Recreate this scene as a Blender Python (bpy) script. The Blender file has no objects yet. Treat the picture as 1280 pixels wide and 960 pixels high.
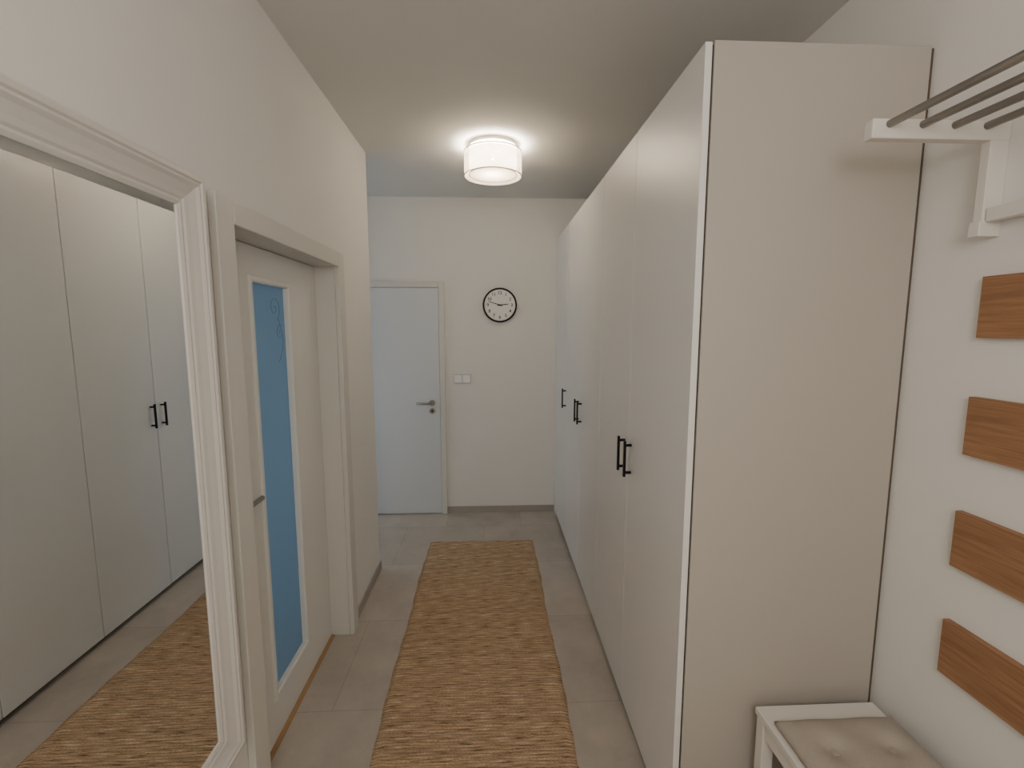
import bpy, bmesh, math, random
from mathutils import Vector, Matrix
random.seed(4)
scene = bpy.context.scene
COL = scene.collection

# ------------------------------------------------------------ materials
def lin(c):
    return tuple(((x/255)/12.92 if x/255 <= 0.04045 else ((x/255+0.055)/1.055)**2.4) for x in c)+(1,)

def mat(name, rgb, rough=0.5, metal=0.0, noise=0.0, nscale=8.0, bump=0.0, bscale=200.0, spec=0.5):
    m = bpy.data.materials.new(name); m.use_nodes = True
    nt = m.node_tree; b = nt.nodes['Principled BSDF']
    b.inputs['Base Color'].default_value = lin(rgb)
    b.inputs['Roughness'].default_value = rough
    b.inputs['Metallic'].default_value = metal
    b.inputs['Specular IOR Level'].default_value = spec
    tc = nt.nodes.new('ShaderNodeTexCoord')
    if noise > 0:
        n = nt.nodes.new('ShaderNodeTexNoise'); n.inputs['Scale'].default_value = nscale
        n.inputs['Detail'].default_value = 5
        nt.links.new(tc.outputs['Object'], n.inputs['Vector'])
        r = nt.nodes.new('ShaderNodeMixRGB')
        c = lin(rgb)
        r.inputs[1].default_value = tuple(max(0, x*(1-noise)) for x in c[:3])+(1,)
        r.inputs[2].default_value = tuple(min(1, x*(1+noise)) for x in c[:3])+(1,)
        nt.links.new(n.outputs['Fac'], r.inputs[0])
        nt.links.new(r.outputs[0], b.inputs['Base Color'])
    if bump > 0:
        n = nt.nodes.new('ShaderNodeTexNoise'); n.inputs['Scale'].default_value = bscale
        nt.links.new(tc.outputs['Object'], n.inputs['Vector'])
        bp = nt.nodes.new('ShaderNodeBump'); bp.inputs['Strength'].default_value = bump
        bp.inputs['Distance'].default_value = 0.002
        nt.links.new(n.outputs['Fac'], bp.inputs['Height'])
        nt.links.new(bp.outputs[0], b.inputs['Normal'])
    return m

M_wall = mat('wall_paint', (233,230,225), 0.85, noise=0.02, nscale=3, bump=0.2, bscale=180)
M_ceil = mat('ceiling_paint', (222,220,215), 0.9, noise=0.02, nscale=3, bump=0.15, bscale=160)
M_ward = mat('wardrobe_foil', (232,230,226), 0.33, noise=0.01, nscale=3)
M_ward_shaded = mat('wardrobe_foil_shaded', (184,177,167), 0.5, noise=0.01, nscale=3)  # same foil as the doors, side's shade put into a darker colour
M_dark = mat('gap_shade_dark', (66,58,50), 0.8)
M_gap = mat('shadow_gap_brown', (96,84,73), 0.8)
M_white = mat('white_lacquer', (228,224,216), 0.35)
M_frame = mat('mirror_frame_lacquer', (216,211,204), 0.38, noise=0.015, nscale=6)
M_case = mat('door_casing_white', (216,213,205), 0.4)
M_leaf = mat('door_leaf_white', (228,227,221), 0.4)
M_backleaf = mat('door_leaf_cool_white', (214,216,218), 0.45)
M_black = mat('black_metal', (24,24,26), 0.4, metal=0.6)
M_steel = mat('brushed_steel', (165,160,152), 0.3, metal=1.0, noise=0.05, nscale=60)
M_rod = mat('rack_rod_steel', (165,160,154), 0.35, metal=0.9)
M_plastic = mat('switch_plastic', (243,241,238), 0.3)
M_plastic2 = mat('switch_frame_plastic', (208,205,200), 0.35)
M_clockface = mat('clock_face', (240,238,232), 0.5)
M_skirt = mat('skirting_tile', (168,159,149), 0.5, noise=0.06, nscale=12)
M_cush = mat('cushion_fabric', (180,170,158), 0.95, noise=0.04, nscale=150, bump=0.8, bscale=500, spec=0.1)
M_thr = mat('threshold_wood', (170,134,94), 0.5, noise=0.1, nscale=30)
M_whitewood = mat('painted_wood_white', (226,221,213), 0.45, noise=0.02, nscale=20)

m = bpy.data.materials.new('mirror_glass'); m.use_nodes = True
b = m.node_tree.nodes['Principled BSDF']
b.inputs['Base Color'].default_value = (0.88,0.895,0.895,1); b.inputs['Metallic'].default_value = 1; b.inputs['Roughness'].default_value = 0.0
M_mirror = m

# frosted blue glass
m = bpy.data.materials.new('frosted_glass'); m.use_nodes = True
nt = m.node_tree; b = nt.nodes['Principled BSDF']
b.inputs['Base Color'].default_value = lin((145,165,180)); b.inputs['Roughness'].default_value = 0.22
tr = nt.nodes.new('ShaderNodeBsdfTranslucent'); tr.inputs[0].default_value = lin((182,200,212))
mx = nt.nodes.new('ShaderNodeMixShader'); mx.inputs[0].default_value = 0.68
nt.links.new(b.outputs[0], mx.inputs[1]); nt.links.new(tr.outputs[0], mx.inputs[2])
nt.links.new(mx.outputs[0], nt.nodes['Material Output'].inputs[0])
M_glass = m
M_etch = mat('etched_line', (110,135,152), 0.4)

def shade_mat(name, transp, transl=.6):
    m = bpy.data.materials.new(name); m.use_nodes = True
    nt = m.node_tree; b = nt.nodes['Principled BSDF']
    b.inputs['Base Color'].default_value = lin((240,234,224)); b.inputs['Roughness'].default_value = 0.8
    tr = nt.nodes.new('ShaderNodeBsdfTranslucent'); tr.inputs[0].default_value = lin((250,242,228))
    mx = nt.nodes.new('ShaderNodeMixShader'); mx.inputs[0].default_value = transl
    nt.links.new(b.outputs[0], mx.inputs[1]); nt.links.new(tr.outputs[0], mx.inputs[2])
    tp = nt.nodes.new('ShaderNodeBsdfTransparent')
    m2 = nt.nodes.new('ShaderNodeMixShader')
    tc = nt.nodes.new('ShaderNodeTexCoord'); w = nt.nodes.new('ShaderNodeTexNoise'); w.inputs['Scale'].default_value = 90
    nt.links.new(tc.outputs['Object'], w.inputs['Vector'])
    mr = nt.nodes.new('ShaderNodeMapRange'); mr.inputs['To Min'].default_value = max(0,transp-0.15); mr.inputs['To Max'].default_value = transp+0.1
    nt.links.new(w.outputs['Fac'], mr.inputs['Value'])
    nt.links.new(mr.outputs[0], m2.inputs[0])
    nt.links.new(mx.outputs[0], m2.inputs[1]); nt.links.new(tp.outputs[0], m2.inputs[2])
    nt.links.new(m2.outputs[0], nt.nodes['Material Output'].inputs[0])
    return m
M_sheer = shade_mat('sheer_shade_fabric', 0.38, .30)
M_inner = shade_mat('inner_shade_fabric', 0.07, .22)

# floor tiles
m = bpy.data.materials.new('floor_tile'); m.use_nodes = True
nt = m.node_tree; b = nt.nodes['Principled BSDF']; b.inputs['Roughness'].default_value = 0.42
tc = nt.nodes.new('ShaderNodeTexCoord')
mp = nt.nodes.new('ShaderNodeMapping'); mp.inputs['Location'].default_value = (0.17, -0.08, 0)
nt.links.new(tc.outputs['Object'], mp.inputs[0])
br = nt.nodes.new('ShaderNodeTexBrick'); br.offset = 0.5; br.offset_frequency = 2
br.inputs['Scale'].default_value = 1.0; br.inputs['Brick Width'].default_value = 0.62; br.inputs['Row Height'].default_value = 0.62
br.inputs['Mortar Size'].default_value = 0.002; br.inputs['Mortar Smooth'].default_value = 0.3; br.inputs['Bias'].default_value = 0
br.inputs['Color1'].default_value = lin((178,168,156)); br.inputs['Color2'].default_value = lin((188,178,166)); br.inputs['Mortar'].default_value = lin((158,148,137))
nt.links.new(mp.outputs[0], br.inputs[0])
n = nt.nodes.new('ShaderNodeTexNoise'); n.inputs['Scale'].default_value = 5; n.inputs['Detail'].default_value = 8; n.inputs['Roughness'].default_value = .65
nt.links.new(tc.outputs['Object'], n.inputs[0])
mr = nt.nodes.new('ShaderNodeMapRange'); mr.inputs['From Min'].default_value=.3; mr.inputs['From Max'].default_value=.7; mr.inputs['To Min'].default_value = 0.84; mr.inputs['To Max'].default_value = 1.1
nt.links.new(n.outputs['Fac'], mr.inputs['Value'])
ml = nt.nodes.new('ShaderNodeMixRGB'); ml.blend_type='MULTIPLY'; ml.inputs[0].default_value=1
nt.links.new(br.outputs[0], ml.inputs[1]); nt.links.new(mr.outputs[0], ml.inputs[2]); nt.links.new(ml.outputs[0], b.inputs['Base Color'])
M_floor = m

# rug
m = bpy.data.materials.new('jute_weave'); m.use_nodes = True
nt = m.node_tree; b = nt.nodes['Principled BSDF']; b.inputs['Roughness'].default_value = 0.95; b.inputs['Specular IOR Level'].default_value=.1
tc = nt.nodes.new('ShaderNodeTexCoord')
def stretched(sx, sy, sc, det=4):
    mp = nt.nodes.new('ShaderNodeMapping'); mp.inputs['Scale'].default_value=(sx,sy,1)
    nt.links.new(tc.outputs['Object'], mp.inputs[0])
    n = nt.nodes.new('ShaderNodeTexNoise'); n.inputs['Scale'].default_value = sc; n.inputs['Detail'].default_value = det
    nt.links.new(mp.outputs[0], n.inputs[0]); return n
def mrange(src,a,b_,c,d_):
    mr = nt.nodes.new('ShaderNodeMapRange'); mr.inputs['From Min'].default_value=a; mr.inputs['From Max'].default_value=b_; mr.inputs['To Min'].default_value=c; mr.inputs['To Max'].default_value=d_
    nt.links.new(src, mr.inputs['Value']); return mr.outputs[0]
def mult(c1,c2):
    ml = nt.nodes.new('ShaderNodeMixRGB'); ml.blend_type='MULTIPLY'; ml.inputs[0].default_value=1
    nt.links.new(c1, ml.inputs[1]); nt.links.new(c2, ml.inputs[2]); return ml.outputs[0]
n1 = stretched(13, 140, 1.0, 4)
cr = nt.nodes.new('ShaderNodeValToRGB')
e = cr.color_ramp.elements
e[0].position=.30; e[0].color=lin((118,92,66))
e[1].position=.70; e[1].color=lin((228,204,172))
x = e.new(.40); x.color=lin((182,151,118))
x = e.new(.56); x.color=lin((205,175,141))
nt.links.new(n1.outputs['Fac'], cr.inputs[0])
n2 = stretched(110, 300, 1.0, 2)
n3 = stretched(.5, 20, 1.0, 3)
c_ = mult(cr.outputs[0], mrange(n2.outputs['Fac'],.3,.7,.74,1.18))
c_ = mult(c_, mrange(n3.outputs['Fac'],.35,.65,.88,1.06))
wv = nt.nodes.new('ShaderNodeTexWave'); wv.wave_type='BANDS'; wv.bands_direction='Y'; wv.inputs['Scale'].default_value=22; wv.inputs['Distortion'].default_value=.8; wv.inputs['Detail'].default_value=2; wv.inputs['Detail Scale'].default_value=1.5
nt.links.new(tc.outputs['Object'], wv.inputs[0])
c_ = mult(c_, mrange(wv.outputs['Fac'],0,.5,.70,1.0))
# darker stitched selvedge
sx = nt.nodes.new('ShaderNodeSeparateXYZ'); nt.links.new(tc.outputs['Object'], sx.inputs[0])
ad = nt.nodes.new('ShaderNodeMath'); ad.operation='ADD'; ad.inputs[1].default_value=.0715; nt.links.new(sx.outputs[0], ad.inputs[0])
ab = nt.nodes.new('ShaderNodeMath'); ab.operation='ABSOLUTE'; nt.links.new(ad.outputs[0], ab.inputs[0])
c_ = mult(c_, mrange(ab.outputs[0],.376,.392,1.0,.78))
nt.links.new(c_, b.inputs['Base Color'])
bp = nt.nodes.new('ShaderNodeBump'); bp.inputs['Strength'].default_value=.9; bp.inputs['Distance'].default_value=.005
nt.links.new(n2.outputs['Fac'], bp.inputs['Height']); nt.links.new(bp.outputs[0], b.inputs['Normal'])
M_rug = m

# wood boards (grain along Y)
m = bpy.data.materials.new('walnut_board'); m.use_nodes = True
nt = m.node_tree; b = nt.nodes['Principled BSDF']; b.inputs['Roughness'].default_value = 0.5
tc = nt.nodes.new('ShaderNodeTexCoord')
mp = nt.nodes.new('ShaderNodeMapping'); mp.inputs['Scale'].default_value=(1,3,70)
nt.links.new(tc.outputs['Object'], mp.inputs[0]); n1 = nt.nodes.new('ShaderNodeTexNoise'); n1.inputs['Scale'].default_value=2.2; n1.inputs['Detail'].default_value=6; n1.inputs['Distortion'].default_value=.2
nt.links.new(mp.outputs[0], n1.inputs[0])
cr = nt.nodes.new('ShaderNodeValToRGB'); e=cr.color_ramp.elements
e[0].position=.28; e[0].color=lin((134,94,64)); e[1].position=.72; e[1].color=lin((172,128,92))
nt.links.new(n1.outputs['Fac'], cr.inputs[0]); nt.links.new(cr.outputs[0], b.inputs['Base Color'])
M_wood = m

# ------------------------------------------------------------ helpers
def add_obj(name, me, loc=(0,0,0), parent=None):
    o = bpy.data.objects.new(name, me); COL.objects.link(o); o.location = loc
    if parent is not None:
        o.parent = parent
        o.location = Vector(loc) - parent.location
    return o
def empty(name, loc):
    o = bpy.data.objects.new(name, None); COL.objects.link(o); o.location = loc; o.empty_display_size=.1
    return o
def boxes(name, lst, material, bevel=0.0, parent=None):
    mn = [min(min(a[i],b_[i]) for a,b_ in lst) for i in range(3)]
    mxx = [max(max(a[i],b_[i]) for a,b_ in lst) for i in range(3)]
    c = Vector([(mn[i]+mxx[i])/2 for i in range(3)])
    bm = bmesh.new()
    for a,b_ in lst:
        r = bmesh.ops.create_cube(bm, size=1)
        s = [abs(b_[i]-a[i]) for i in range(3)]; cc = [(a[i]+b_[i])/2-c[i] for i in range(3)]
        for v in r['verts']:
            v.co = Vector([v.co[i]*s[i]+cc[i] for i in range(3)])
    me = bpy.data.meshes.new(name); bm.to_mesh(me); bm.free()
    me.materials.append(material)
    o = add_obj(name, me, c, parent)
    if bevel>0:
        md = o.modifiers.new('bev','BEVEL'); md.width=bevel; md.segments=3; md.limit_method='ANGLE'
        for p in me.polygons: p.use_smooth=True
        md2 = o.modifiers.new('wn','WEIGHTED_NORMAL')
    return o
def box(name, a, b_, material, bevel=0.0, parent=None):
    return boxes(name, [(a,b_)], material, bevel, parent)
def cyl(name, p0, p1, r, material, parent=None, seg=24, caps=True, r2=None):
    p0=Vector(p0); p1=Vector(p1); d=p1-p0
    bm=bmesh.new()
    bmesh.ops.create_cone(bm, cap_ends=caps, segments=seg, radius1=r, radius2=r if r2 is None else r2, depth=d.length)
    q = d.to_track_quat('Z','Y').to_matrix().to_4x4()
    bmesh.ops.transform(bm, matrix=q, verts=bm.verts)
    me=bpy.data.meshes.new(name); bm.to_mesh(me); bm.free(); me.materials.append(material)
    for p in me.polygons: p.use_smooth = len(p.vertices)==4
    return add_obj(name, me, (p0+p1)/2, parent)
def torus(name, c, axis, R, r, material, parent=None, seg=64, rs=12):
    bm=bmesh.new(); rings=[]
    for i in range(seg):
        a=2*math.pi*i/seg; ring=[]
        for j in range(rs):
            t=2*math.pi*j/rs
            ring.append(bm.verts.new(((R+r*math.cos(t))*math.cos(a),(R+r*math.cos(t))*math.sin(a),r*math.sin(t))))
        rings.append(ring)
    for i in range(seg):
        for j in range(rs):
            bm.faces.new((rings[i][j],rings[(i+1)%seg][j],rings[(i+1)%seg][(j+1)%rs],rings[i][(j+1)%rs]))
    q=Vector(axis).to_track_quat('Z','Y').to_matrix().to_4x4()
    bmesh.ops.transform(bm, matrix=q, verts=bm.verts)
    me=bpy.data.meshes.new(name); bm.to_mesh(me); bm.free(); me.materials.append(material)
    for p in me.polygons: p.use_smooth=True
    return add_obj(name, me, c, parent)
def tube_curve(name, pts, r, material, parent=None, cyclic=False):
    cu=bpy.data.curves.new(name,'CURVE'); cu.dimensions='3D'; cu.bevel_depth=r; cu.bevel_resolution=4
    sp=cu.splines.new('NURBS'); sp.points.add(len(pts)-1)
    for i,p in enumerate(pts): sp.points[i].co=(*p,1)
    sp.use_endpoint_u=True; sp.order_u=3; sp.use_cyclic_u=cyclic
    cu.materials.append(material)
    return add_obj(name, cu, (0,0,0), parent)
def frame_yz(name, x0, y0,y1,z0,z1, prof, material, parent=None, closed=True):
    """mitred frame on a plane x=x0: prof = [(offset outward from inner rect, height)]"""
    bm=bmesh.new(); rings=[]
    for (sy,sz) in ((-1,-1),(1,-1),(1,1),(-1,1)):
        ring=[]
        for (o_,h) in prof:
            y = (y0-o_) if sy<0 else (y1+o_)
            z = (z0-o_) if sz<0 else (z1+o_)
            ring.append(bm.verts.new((x0+h,y,z)))
        rings.append(ring)
    n=len(prof)
    for i in range(4):
        for j in range(n if closed else n-1):
            bm.faces.new((rings[i][j],rings[(i+1)%4][j],rings[(i+1)%4][(j+1)%n],rings[i][(j+1)%n]))
    bmesh.ops.recalc_face_normals(bm, faces=bm.faces)
    me=bpy.data.meshes.new(name); bm.to_mesh(me); bm.free(); me.materials.append(material)
    return add_obj(name, me, (0,0,0), parent)

# ------------------------------------------------------------ dimensions
XL=-0.755; XR=1.175; YB=4.0; ZC=2.68; YN=-1.8; YCOR=3.04; XFL=-2.3
# ------------------------------------------------------------ room shell
box('floor',(XFL,YN,-0.1),(XR+.1,YB+.1,0),M_floor)
box('ceiling',(XFL,YN,ZC),(XR+.1,YB+.1,ZC+.1),M_ceil)
box('wall_right',(XR,YN,0),(XR+.1,YB+.1,ZC),M_wall)
box('wall_back',(XFL,YB,0),(XR,YB+.1,ZC),M_wall)
box('wall_near',(XFL,YN-.1,0),(XR+.1,YN,ZC),M_wall)
box('wall_far_left',(XFL-.1,YN,0),(XFL,YB+.1,ZC),M_wall)
DY0,DY1,DZ=1.40,2.38,1.945
WT=XL-0.14
boxes('wall_left',[((WT,YN,0),(XL,DY0,ZC)),((WT,DY1,0),(XL,YCOR,ZC)),((WT,DY0,DZ),(XL,DY1,ZC)),
                   ((XFL,YCOR-.12,0),(WT,YCOR,ZC))],M_wall)
# skirting
boxes('baseboard_back',[((-.385,YB-.01,0),(0.555,YB,.058))],M_skirt,0.001)
boxes('baseboard_left',[((XL,2.445,0),(XL+.01,YCOR,.058)),((XFL,YCOR,0),(XL+.01,YCOR+.01,.058))],M_skirt,0.001)
boxes('baseboard_right',[((XR-.01,YN,0),(XR,1.26,.058))],M_skirt,0.001)

# ------------------------------------------------------------ left glazed door
d=empty('door_1',(XL,1.89,0))
# casing (portal)
boxes('casing',[((XL,1.335,0),(XL+.024,1.425,1.985)),((XL,2.355,0),(XL+.024,2.44,1.985)),((XL,1.425,1.915),(XL+.024,2.355,1.985))],M_case,0.004,d)
boxes('jamb',[((XL-.138,1.402,0),(XL,1.425,1.93)),((XL-.138,2.355,0),(XL,2.378,1.93)),((XL-.138,1.425,1.915),(XL,2.355,1.94))],M_case,0.002,d)
LX=-0.85
py0,py1,pz0,pz1=1.73,2.035,.19,1.79
boxes('leaf',[((LX-.038,1.428,.008),(LX,py0,1.912)),((LX-.038,py1,.008),(LX,2.352,1.912)),
              ((LX-.038,py0,.008),(LX,py1,pz0)),((LX-.038,py0,pz1),(LX,py1,1.912))],M_leaf,0,d)
box('glass_pane',(LX-.022,py0,pz0),(LX-.016,py1,pz1),M_glass,0,d)
frame_yz('glazing_bead',LX,py0,py1,pz0,pz1,[(-.006,-.015),(-.006,.004),(0,.009),(.014,.009),(.02,.004),(.02,-.001),(-.002,-.015)],M_leaf,d)
box('threshold',(LX-.045,1.426,0),(LX+.018,2.354,.006),M_thr,0.001,d)
# etched swirl
def spiral(cy,cz,R,turns,ph,n=40):
    return [(LX-.0155, cy+R*(1-i/n)*math.cos(ph+turns*2*math.pi*i/n), cz+R*(1-i/n)*math.sin(ph+turns*2*math.pi*i/n)) for i in range(n)]
tube_curve('etched_swirl_1',spiral(1.945,1.70,.05,1.6,-1.2),.0009,M_etch,d)
tube_curve('etched_swirl_2',spiral(1.985,1.60,.035,1.5,1.0),.0009,M_etch,d)
tube_curve('etched_stem',[(LX-.0155,1.96,1.48),(LX-.0155,2.0,1.52),(LX-.0155,2.01,1.6),(LX-.0155,1.97,1.66)],.0009,M_etch,d)
for o in d.children:
    if o.type=='CURVE': o.location = -d.location
# lever
cyl('rosette',(LX,1.50,1.03),(LX+.010,1.50,1.03),.026,M_steel,d)
cyl('lever_neck',(LX+.008,1.50,1.03),(LX+.05,1.50,1.03),.009,M_steel,d)
cyl('lever',(LX+.05,1.492,1.03),(LX+.05,1.62,1.03),.009,M_steel,d)
cyl('key_rosette',(LX,1.50,.96),(LX+.008,1.50,.96),.024,M_steel,d)

# ------------------------------------------------------------ back door
d=empty('door_2',(-.84,YB,0))
boxes('casing',[((-.43,YB-.025,0),(-.385,YB,2.0)),((-1.31,YB-.025,0),(-1.265,YB,2.0)),((-1.265,YB-.025,1.955),(-.43,YB,2.0))],M_case,0.003,d)
box('leaf',(-1.262,YB-.016,.008),(-.433,YB,1.952),M_backleaf,0.002,d)
cyl('rosette',(-.50,YB-.016,.985),(-.50,YB-.026,.985),.026,M_steel,d)
cyl('lever_neck',(-.50,YB-.02,.985),(-.50,YB-.062,.985),.009,M_steel,d)
cyl('lever',(-.49,YB-.062,.985),(-.628,YB-.062,.985),.0095,M_steel,d)
cyl('key_rosette',(-.50,YB-.016,.915),(-.50,YB-.024,.915),.025,M_steel,d)
cyl('key_cylinder',(-.50,YB-.024,.915),(-.50,YB-.028,.915),.009,M_black,d)

# ------------------------------------------------------------ mirror
mi=empty('wall_mirror',(XL,.85,1.15))
my0,my1,mz0,mz1=.42,1.160,.527,1.908
prof=[(-.004,0),(-.004,.034),(.004,.038),(.010,.036),(.015,.040),(.026,.043),(.044,.050),(.052,.056),(.058,.054),(.062,.058),(.072,.058),(.078,.052),(.080,0)]
o=frame_yz('frame',XL,my0,my1,mz0,mz1,prof,M_frame,mi)
o.location=-mi.location
box('mirror_glass',(XL+.002,my0-.002,mz0-.002),(XL+.031,my1+.002,mz1+.002),M_mirror,0,mi)
# fix location of mitred frame of door bead
for ob in bpy.data.objects:
    if ob.name.startswith('glazing_bead'): ob.location=-ob.parent.location

# ------------------------------------------------------------ wardrobe
w=empty('wardrobe',(.86,2.64,0))
XF=.557; WZ=2.355; Y0=1.275
box('end_panel',(XF+.024,Y0,0),(1.163,Y0+.02,WZ),M_ward_shaded,0.0012,w)
box('carcass',(XF+.024,Y0+.022,.07),(1.155,YB-.005,WZ-.004),M_ward_shaded,0,w)
box('plinth',(XF+.05,Y0+.022,0),(XF+.07,YB-.005,.07),M_ward_shaded,0,w)
box('hinge_gap_shade',(XF+.0195,Y0+.006,.06),(XF+.0238,YB-.05,WZ-.008),M_dark,0,w)  # dark sheet painting the shade in the gap behind the doors
box('gap_shadow_strip',(1.1635,Y0+.006,.06),(XR-.001,Y0+.02,WZ-.002),M_gap,0,w)  # brown strip painted in for the shadow between panel and wall
seams=[Y0,1.840,2.350,2.865,3.375,3.89]
for i in range(5):
    box('door_%d'%(i+1),(XF,seams[i]+.0020,.03),(XF+.019,seams[i+1]-.0020,WZ-.003),M_ward,0.0015,w)
box('filler_strip',(XF+.002,3.892,0),(XF+.022,YB-.004,WZ-.003),M_ward,0.001,w)
def handle(i,y,z0=1.03,z1=1.175):
    boxes('handle_%d'%i,[((XF-.032,y-.005,z0),(XF-.022,y+.005,z1)),((XF-.026,y-.005,z0+.012),(XF,y+.005,z0+.022)),((XF-.026,y-.005,z1-.022),(XF,y+.005,z1-.012))],M_black,0.0015,w)
for i,y in enumerate([1.795,1.885,2.82,2.91,3.42]): handle(i+1,y)

# ------------------------------------------------------------ rug
ry0,ry1,rx0,rx1=.75,3.42,-.465,.322
bm=bmesh.new(); NX,NY=24,540
vs=[]
for j in range(NY+1):
    y=ry0+(ry1-ry0)*j/NY; row=[]
    ex=.004*math.sin(y*7)+.002*math.sin(y*31)+random.uniform(-.0015,.0015)
    for i in range(NX+1):
        x=rx0+(rx1-rx0)*i/NX
        e = ex*( (i/NX-.5)*2 )
        z=.009+.0016*math.sin(j*math.pi*.5+ (i*0.9))+.0012*math.sin(y*3+x*5)+random.uniform(-.0004,.0004)
        if j in (0,NY) or i in (0,NX): z=.001
        row.append(bm.verts.new((x+e+.004*math.sin(y*1.7),y,z)))
    vs.append(row)
for j in range(NY):
    for i in range(NX):
        bm.faces.new((vs[j][i],vs[j][i+1],vs[j+1][i+1],vs[j+1][i]))
me=bpy.data.meshes.new('jute_runner_rug'); bm.to_mesh(me); bm.free(); me.materials.append(M_rug)
for p in me.polygons: p.use_smooth=True
rug=add_obj('jute_runner_rug',me)

# ------------------------------------------------------------ ceiling lamp
LC=Vector((.02,2.88,0))
l=empty('ceiling_lamp',(LC.x,LC.y,ZC))
cyl('ceiling_plate',(LC.x,LC.y,ZC-.018),(LC.x,LC.y,ZC),.14,M_white,l,48)
cyl('outer_shade',(LC.x,LC.y,2.502),(LC.x,LC.y,2.637),.168,M_sheer,l,64,False)
cyl('inner_shade',(LC.x,LC.y,2.512),(LC.x,LC.y,2.637),.140,M_inner,l,64,False)
cyl('diffuser_disc',(LC.x,LC.y,2.514),(LC.x,LC.y,2.517),.139,M_inner,l,64)
for nm,z,R in (('rim_bottom',2.502,.168),('rim_top',2.637,.168),('inner_rim',2.512,.140)):
    torus(nm,(LC.x,LC.y,z),(0,0,1),R,.003,M_steel if 'inner' not in nm else M_white,l)
for k in range(3):
    a=k*2*math.pi/3+.4
    cyl('spoke_%d'%k,(LC.x,LC.y,2.637),(LC.x+.168*math.cos(a),LC.y+.168*math.sin(a),2.637),.002,M_white,l,8)
cyl('stem',(LC.x,LC.y,2.60),(LC.x,LC.y,ZC-.018),.012,M_white,l)
def light(name,typ,loc,energy,color,rot=(0,0,0),parent=None,**k):
    L=bpy.data.lights.new(name,typ); L.energy=energy; L.color=color
    for a,v in k.items(): setattr(L,a,v)
    o=bpy.data.objects.new(name,L); COL.objects.link(o); o.location=loc; o.rotation_euler=rot
    if parent: o.parent=parent; o.location=Vector(loc)-parent.location
    return o
light('lamp_bulb','POINT',(LC.x,LC.y,2.565),32,(1,.92,.81),parent=l,shadow_soft_size=.035)

# ------------------------------------------------------------ clock
CX,CZ,CR=.08,1.81,.142
c=empty('wall_clock',(CX,YB,CZ))
cyl('case',(CX,YB-.002,CZ),(CX,YB-.03,CZ),CR-.006,M_black,c,64)
torus('rim',(CX,YB-.03,CZ),(0,1,0),CR-.006,.0075,M_black,c)
cyl('face',(CX,YB-.030,CZ),(CX,YB-.032,CZ),CR-.010,M_clockface,c,64)
def clock_text(s,x,z,size):
    cu=bpy.data.curves.new('n','FONT'); cu.body=s; cu.size=size; cu.align_x='CENTER'; cu.align_y='CENTER'; cu.extrude=.0004; cu.offset=.0005
    o=bpy.data.objects.new('numeral_'+s,cu); COL.objects.link(o); cu.materials.append(M_black)
    o.rotation_euler=(math.pi/2,0,0); o.parent=c; o.location=Vector((x,YB-.0335,z))-c.location
for h in range(1,13):
    a=math.radians(90-h*30); clock_text(str(h),CX+.1*math.cos(a),CZ+.1*math.sin(a),.036)
ticks=bmesh.new()
for k in range(60):
    a=math.radians(k*6); r0=.121; L_=.007
    g=bmesh.ops.create_cube(ticks,size=1)
    for v in g['verts']:
        v.co=Vector((v.co.x*(.0022 if k%5==0 else .001), v.co.y*.001, v.co.z*L_+r0))
        v.co=Matrix.Rotation(a,3,'Y')@v.co
me=bpy.data.meshes.new('ticks'); ticks.to_mesh(me); ticks.free(); me.materials.append(M_black)
add_obj('minute_ticks',me,(CX,YB-.0335,CZ),c)
def hand(name,ang,ln,wd,yy,back=.02):
    bm=bmesh.new(); bmesh.ops.create_cube(bm,size=1)
    for v in bm.verts:
        wv=wd*(.6 if v.co.z>0 else 1)
        v.co=Vector((v.co.x*wv,v.co.y*.0015,(v.co.z+.5)*(ln+back)-back))
    me=bpy.data.meshes.new(name); bm.to_mesh(me); bm.free(); me.materials.append(M_black)
    o=add_obj(name,me,(CX,yy,CZ),c); o.rotation_euler=(0,math.radians(ang),0)
hand('hour_hand',84,.07,.009,YB-.0365); hand('minute_hand',288,.10,.007,YB-.039)
cyl('hub',(CX,YB-.032,CZ),(CX,YB-.042,CZ),.007,M_black,c)

# ------------------------------------------------------------ switch plate
s=empty('light_switch',(-.242,YB,1.19))
box('plate',(-.317,YB-.012,1.15),(-.167,YB,1.23),M_plastic2,0.002,s)
box('rocker_1',(-.309,YB-.019,1.158),(-.246,YB-.006,1.222),M_plastic,0.002,s)
box('rocker_2',(-.238,YB-.019,1.158),(-.175,YB-.006,1.222),M_plastic,0.002,s)

# ------------------------------------------------------------ hat rack
h=empty('hat_rack',(XR,.7,2.06))
for k,(ya,yb) in enumerate(((1.062,1.088),(.30,.326))):
    box('arm_%d'%k,(.85,ya,2.04),(XR,yb,2.082),M_whitewood,0.003,h)
    boxes('upright_%d'%k,[((XR-.045,ya+.002,1.86),(XR,yb-.002,2.045)),((XR-.052,ya,1.83),(XR,yb,1.865))],M_whitewood,0.002,h)
for k,x in enumerate((.888,.965,1.04,1.115)):
    cyl('rod_%d'%k,(x,.313,2.070),(x,1.074,2.070),.0085,M_rod,h)
box('hook_rail',(XR-.040,.326,1.862),(XR-.018,1.062,1.892),M_whitewood,0.002,h)
for k in range(4):
    y=.45+k*.15
    boxes('hook_%d'%k,[((XR-.052,y-.006,1.84),(XR-.04,y+.006,1.888)),((XR-.075,y-.006,1.835),(XR-.04,y+.006,1.845)),((XR-.078,y-.006,1.835),(XR-.07,y+.006,1.862))],M_steel,0.002,h)

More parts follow.
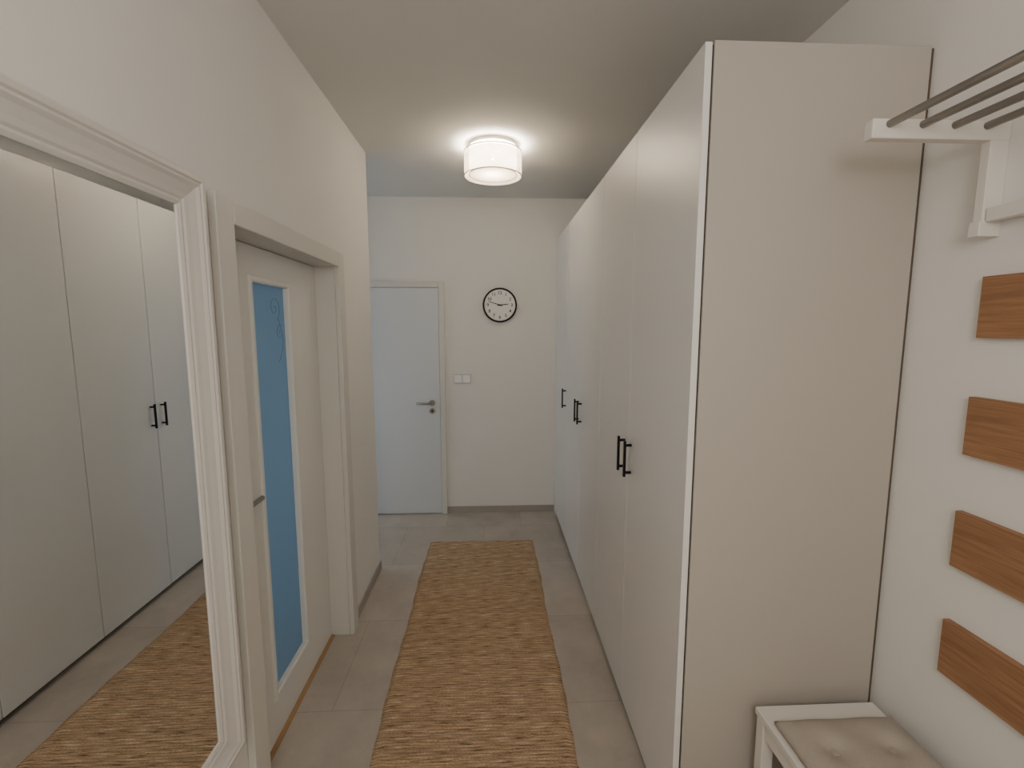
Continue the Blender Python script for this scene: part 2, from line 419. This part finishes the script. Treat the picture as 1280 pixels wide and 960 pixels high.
# ------------------------------------------------------------ wood boards
wb=empty('wall_wood_panels',(XR,.7,1.24))
for k,zt in enumerate((1.74,1.455,1.168,.879)):
    box('board_%d'%(k+1),(XR-.018,.25,zt-.143),(XR,1.073,zt),M_wood,0.001,wb)

# ------------------------------------------------------------ bench
be=empty('shoe_bench',(.97,.75,0))
BX0,BX1,BY0,BY1,BZ=.780,1.14,.32,1.235,.505
p=.035
boxes('legs',[((x,y,0),(x+p,y+p,BZ-.022)) for x in (BX0+.004,BX1-p) for y in (BY0+.004,BY1-p-.004)],M_whitewood,0.003,be)
box('seat_top',(BX0,BY0,BZ-.022),(BX1,BY1,BZ),M_whitewood,0.003,be)
boxes('rails',[((BX0+.008,BY0+.04,BZ-.07),(BX0+.028,BY1-.04,BZ-.022)),((BX1-.028,BY0+.04,BZ-.07),(BX1-.008,BY1-.04,BZ-.022)),
  ((BX0+.04,BY1-.03,BZ-.07),(BX1-.036,BY1-.012,BZ-.022)),((BX0+.04,BY0+.012,BZ-.07),(BX1-.036,BY0+.03,BZ-.022))],M_whitewood,0.002,be)
sh=[]
for zz in (.12,.30):
    for k in range(6):
        x=BX0+.012+k*.06; sh.append(((x,BY0+.02,zz),(x+.035,BY1-.02,zz+.015)))
    for y in (BY0+.01,BY1-.035): sh.append(((BX0+.039,y,zz-.025),(BX1-.036,y+.02,zz)))
boxes('shoe_shelves',sh,M_whitewood,0.002,be)
# cushion
cx0,cx1,cy0,cy1=.795,1.135,.36,1.165
bm=bmesh.new(); N1,N2=44,90; top=[];bot=[]
tufts=[(cx0+(cx1-cx0)*u,cy0+(cy1-cy0)*v) for u in (.27,.73) for v in (.14,.38,.62,.86)]
for j in range(N2+1):
    r1=[];r2=[]
    for i in range(N1+1):
        u=i/N1; v=j/N2; x=cx0+(cx1-cx0)*u; y=cy0+(cy1-cy0)*v
        ed=min(u*(cx1-cx0),(1-u)*(cx1-cx0),v*(cy1-cy0),(1-v)*(cy1-cy0))
        k=1-math.exp(-ed/.018)
        z=.014+.024*k
        for (tx,ty) in tufts:
            dd=math.hypot(x-tx,y-ty); z-=.016*math.exp(-(dd/.028)**2)
        z+=.0025*math.sin(x*43+y*17)*k
        r1.append(bm.verts.new((x,y,BZ+z)))
        r2.append(bm.verts.new((x,y,BZ+.001+.004*(1-k))))
    top.append(r1);bot.append(r2)
for j in range(N2):
    for i in range(N1):
        bm.faces.new((top[j][i],top[j][i+1],top[j+1][i+1],top[j+1][i]))
        bm.faces.new((bot[j][i],bot[j+1][i],bot[j+1][i+1],bot[j][i+1]))
for j in range(N2):
    bm.faces.new((top[j][0],top[j+1][0],bot[j+1][0],bot[j][0])); bm.faces.new((top[j+1][N1],top[j][N1],bot[j][N1],bot[j+1][N1]))
for i in range(N1):
    bm.faces.new((top[0][i+1],top[0][i],bot[0][i],bot[0][i+1])); bm.faces.new((top[N2][i],top[N2][i+1],bot[N2][i+1],bot[N2][i]))
me=bpy.data.meshes.new('seat_cushion'); bm.to_mesh(me); bm.free(); me.materials.append(M_cush)
for q in me.polygons: q.use_smooth=True
add_obj('cushion',me,(0,0,0),be).location=-be.location
for k,(tx,ty) in enumerate(tufts):
    cyl('button_%d'%k,(tx,ty,BZ+.016),(tx,ty,BZ+.026),.009,M_cush,be,16)

# ------------------------------------------------------------ lights
light('room_daylight','AREA',(-1.75,1.9,1.2),8,(.62,.82,1),rot=(0,-math.pi/2,0),shape='RECTANGLE',size=1.8,size_y=1.2)
light('hall_daylight','AREA',(XFL+.05,3.5,1.2),7,(.68,.84,1),rot=(0,-math.pi/2,0),shape='RECTANGLE',size=1.6,size_y=.7)
light('entry_lamp','POINT',(.1,-.7,2.1),42,(1,.95,.89),shadow_soft_size=.35)

wd=bpy.data.worlds.new('world'); scene.world=wd; wd.use_nodes=True
wd.node_tree.nodes['Background'].inputs[0].default_value=(.6,.7,.9,1); wd.node_tree.nodes['Background'].inputs[1].default_value=.1

# ------------------------------------------------------------ camera
cam=bpy.data.cameras.new('camera'); co=bpy.data.objects.new('camera',cam); COL.objects.link(co)
f=586.0
cam.sensor_width=36; cam.sensor_fit='HORIZONTAL'; cam.lens=f/1280*36; cam.clip_start=.02
co.location=(0,0,1.62)
co.rotation_euler=(math.radians(90-6.81),0,math.radians(-2.62))
scene.camera=co
